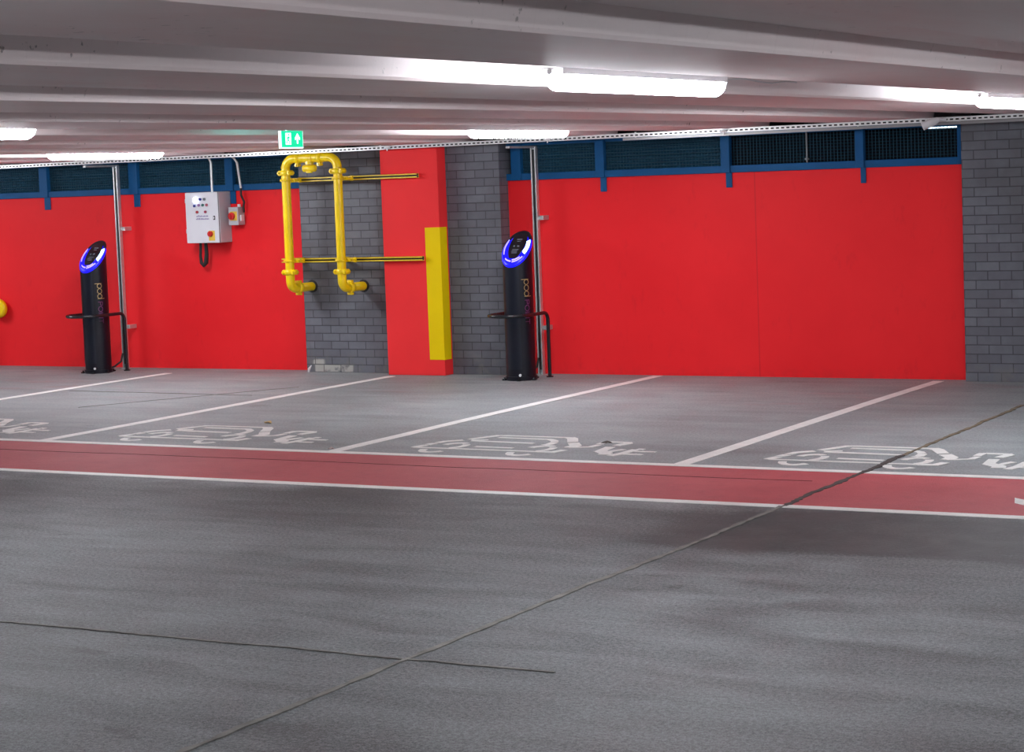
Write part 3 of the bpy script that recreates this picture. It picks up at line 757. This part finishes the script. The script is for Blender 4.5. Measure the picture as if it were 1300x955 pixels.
# pipe end at the left picture edge
lp = empty('pipe_bend', (-15.73, 16.80, .615), 'rounded yellow pipe end poking in at the left edge of the picture', 'pipe')
MB().tube([(0, .059, 0), (0, .0, .0)], .05, 20).build('stub', YEL, lp)
MB().tube([(0, -.03, 0), (0, -.022, 0), (0, .022, 0), (0, .03, 0)], [.075, .10, .10, .075], 28).build('flange', YEL, lp)

# -------------------------------------------------------- control cabinet
cb = empty('electrical_cabinet', (-13.05, 16.65, 1.270), 'grey wall cabinet with rows of small indicator lamps and a red rotary switch', 'electrical cabinet')
MB().bbox(0, .403, .014, .208, 0, .503, .006).build('housing', CAB, cb)
MB().box(.003, .400, .010, .014, .003, .500).build('door_seal', RUB, cb)
dr = MB().bbox(.002, .401, -.004, .008, .002, .501, .003).build('door', pbr('cabinet_door', (.66, .67, .71), .4, var=.03), cb)
kx = .403 / 360; kz = .503 / 560
def cpt(px, py): return (px - 45) * kx, .503 - (py - 80) * kz
def button(px, py, r, mat, name='indicator'):
    x, z = cpt(px, py); return MB().cyl((x, -.004, z), (x, -.016, z), r, 14).build(name, mat, dr)
MB_ = lambda n, c: pbr('indicator_' + n, c, .3)
button(165, 165, .024, pbr('indicator_lit', (1, 1, 1), .3, emit=(.75, .8, 1.0), estr=14))['label'] = 'bright white lit lamp'
for px, py, c in [(216, 158, ('blue', (.02, .02, .25))), (262, 158, ('grey', (.12, .13, .15))), (150, 228, ('navy', (.02, .03, .2))), (198, 222, ('lilac', (.3, .16, .35))), (242, 222, ('green', (.01, .09, .07))), (285, 222, ('rose', (.35, .06, .1))), (177, 297, ('red', (.35, .02, .03))), (268, 297, ('crimson', (.3, .02, .06)))]:
    button(px, py, .0135, MB_(*c))
pk = pbr('dim_print', (.22, .18, .36), .5)
m = MB()
for row, (a, b) in ((352, (165, 292)), (382, (160, 300))):
    x = a; rnd = random.Random(row)
    while x < b:
        w = rnd.uniform(6, 13); x0, z0 = cpt(x, row); x1, _ = cpt(min(x + w, b), row); h = rnd.uniform(.010, .018); m.box(x0, x1, -.0052, -.004, z0, z0 + h); x += w + 4
m.build('printed_label', pk, dr)
x, z = cpt(360, 365); MB().bbox(x - .012, x + .012, -.010, -.004, z - .020, z + .020, .002).build('latch', RUB, dr); MB().box(x - .005, x + .005, -.012, -.010, z - .009, z + .009).build('latch_key', WPL, dr)
x0, z1 = cpt(292, 505); x1, z0 = cpt(358, 615)
YP = pbr('yellow_plate', (.75, .5, .06), .4)
MB().box(x0, x1, -.006, -.004, z0, z1).build('switch_plate', YP, dr)
x, z = cpt(315, 540); kb = MB().cyl((x, -.006, z), (x, -.030, z), .027, 16).box(x - .005, x + .005, -.036, -.030, z - .02, z + .02).build('rotary_switch', pbr('switch_red', (.55, .02, .02), .35), dr)
for s in (.1, .4): MB().cyl((-.003, .004, s), (-.003, .004, s + .04), .005, 8).build('hinge', CAB, cb)
# conduits into it
tag(MB().tube([(-12.78, 16.74, 1.773), (-12.78, 16.74, 2.06), (-12.79, 16.73, 2.10), (-12.83, 16.70, 2.135)], .012, 10).build('conduit', GALVL), 'pale conduit dropping from the cable tray into the grey cabinet', 'conduit', 'pale conduits above the cabinet')
tag(MB().tube([(-12.465, 16.79, 1.80), (-12.475, 16.76, 2.05), (-12.50, 16.74, 2.10), (-12.55, 16.72, 2.135)], .012, 10).build('conduit', GALVL), 'pale conduit dropping from the cable tray beside a blue post to the small isolator', 'conduit', 'pale conduits above the cabinet')
tag(MB().tube([(-12.465, 16.79, 1.80), (-12.462, 16.785, 1.73), (-12.44, 16.80, 1.66), (-12.45, 16.80, 1.617), (-12.455, 16.81, 1.56)], .011, 8).build('cable', RUB), 'black cable from the pale conduit into the small isolator box', 'cable')
MB().tube([(x + 13.05, y - 16.65, z - 1.27) for x, y, z in [(-12.955, 16.74, 1.274), (-12.955, 16.74, 1.23), (-12.97, 16.75, 1.14), (-12.975, 16.765, 1.07), (-12.95, 16.77, 1.045), (-12.92, 16.77, 1.07), (-12.90, 16.76, 1.16), (-12.89, 16.74, 1.274)]], [.014, .014, .015, .018, .022, .024, .020, .016], 10).build('cable_loop', RUB, cb)
iso = empty('isolator_switch', (-12.60, 16.745, 1.437), 'small grey isolator box with a red knob beside the cabinet', 'switch')
MB().bbox(0, .118, .0, .113, 0, .178, .005).build('housing', CAB, iso)
MB().box(.022, .106, -.0015, 0, .045, .135).build('switch_plate', YP, iso)
MB().cyl((.048, -.002, .09), (.048, -.024, .09), .036, 20).box(.039, .051, -.034, -.024, .062, .118).build('knob', MATS['switch_red'], iso)
MB().cyl((.10, .05, .178), (.10, .05, .205), .016, 12).build('gland', WPL, iso)
MB().bbox(.118, .136, .03, .08, .04, .10, .003).build('side_socket', WPL, iso)

# ------------------------------------------------------------- floor litter
def leaf(loc, rz, s, mat, label):
    m = MB(); pts = [(-.5, 0, .004), (-.25, .16, .012), (.05, .2, .018), (.35, .1, .010), (.5, 0, .004), (.3, -.13, .014), (0, -.2, .006), (-.3, -.13, .010)]
    v = [(x * s, y * s, z) for x, y, z in pts] + [(0, 0, .010)] + [(x * s, y * s, z - .003) for x, y, z in pts] + [(0, 0, .006)]
    f = [(i, (i + 1) % 8, 8) for i in range(8)] + [(9 + (i + 1) % 8, 9 + i, 17) for i in range(8)] + [((i + 1) % 8, i, 9 + i, 9 + (i + 1) % 8) for i in range(8)]
    m.add(v, f); o = m.build('fallen_leaf', mat, loc=loc, rz=rz); return tag(o, label, 'leaf', 'dry leaves on the floor')
leaf((-9.50, 13.0, 0), -.5, .12, pbr('leaf_ochre', (.45, .30, .10), .7), 'ochre dry leaf lying in the bay left of the pillar')
leaf((-6.35, 12.5, 0), .4, .08, pbr('leaf_dark', (.06, .045, .03), .7), 'small dark dry leaf lying above the plug symbol')
leaf((-8.09, 11.78, 0), .2, .05, pbr('leaf_pink', (.5, .4, .38), .7), 'tiny pale scrap by the far walkway line')
rnd = random.Random(3)
tag(MB().tube([(-11.62, 16.60, .012), (-11.60, 16.58, .04), (-11.585, 16.60, .075)], [.010, .014, .004], 8).build('paper_scrap', WPL), 'small white scrap at the foot of the brick pier', 'litter')

# -------------------------------------------------------------- world, view
w = bpy.data.worlds.new('world'); sc.world = w; w.use_nodes = True
w.node_tree.nodes['Background'].inputs[0].default_value = (.5, .6, .75, 1); w.node_tree.nodes['Background'].inputs[1].default_value = .01
sc.view_settings.view_transform = 'Standard'; sc.view_settings.look = 'None'; sc.view_settings.gamma = 1; sc.view_settings.use_curve_mapping = False
sc.view_settings.exposure = 0.5
sc.cycles.use_denoising = True
sc.cycles.max_bounces = 10; sc.cycles.diffuse_bounces = 6
sc.cycles.sample_clamp_indirect = 6
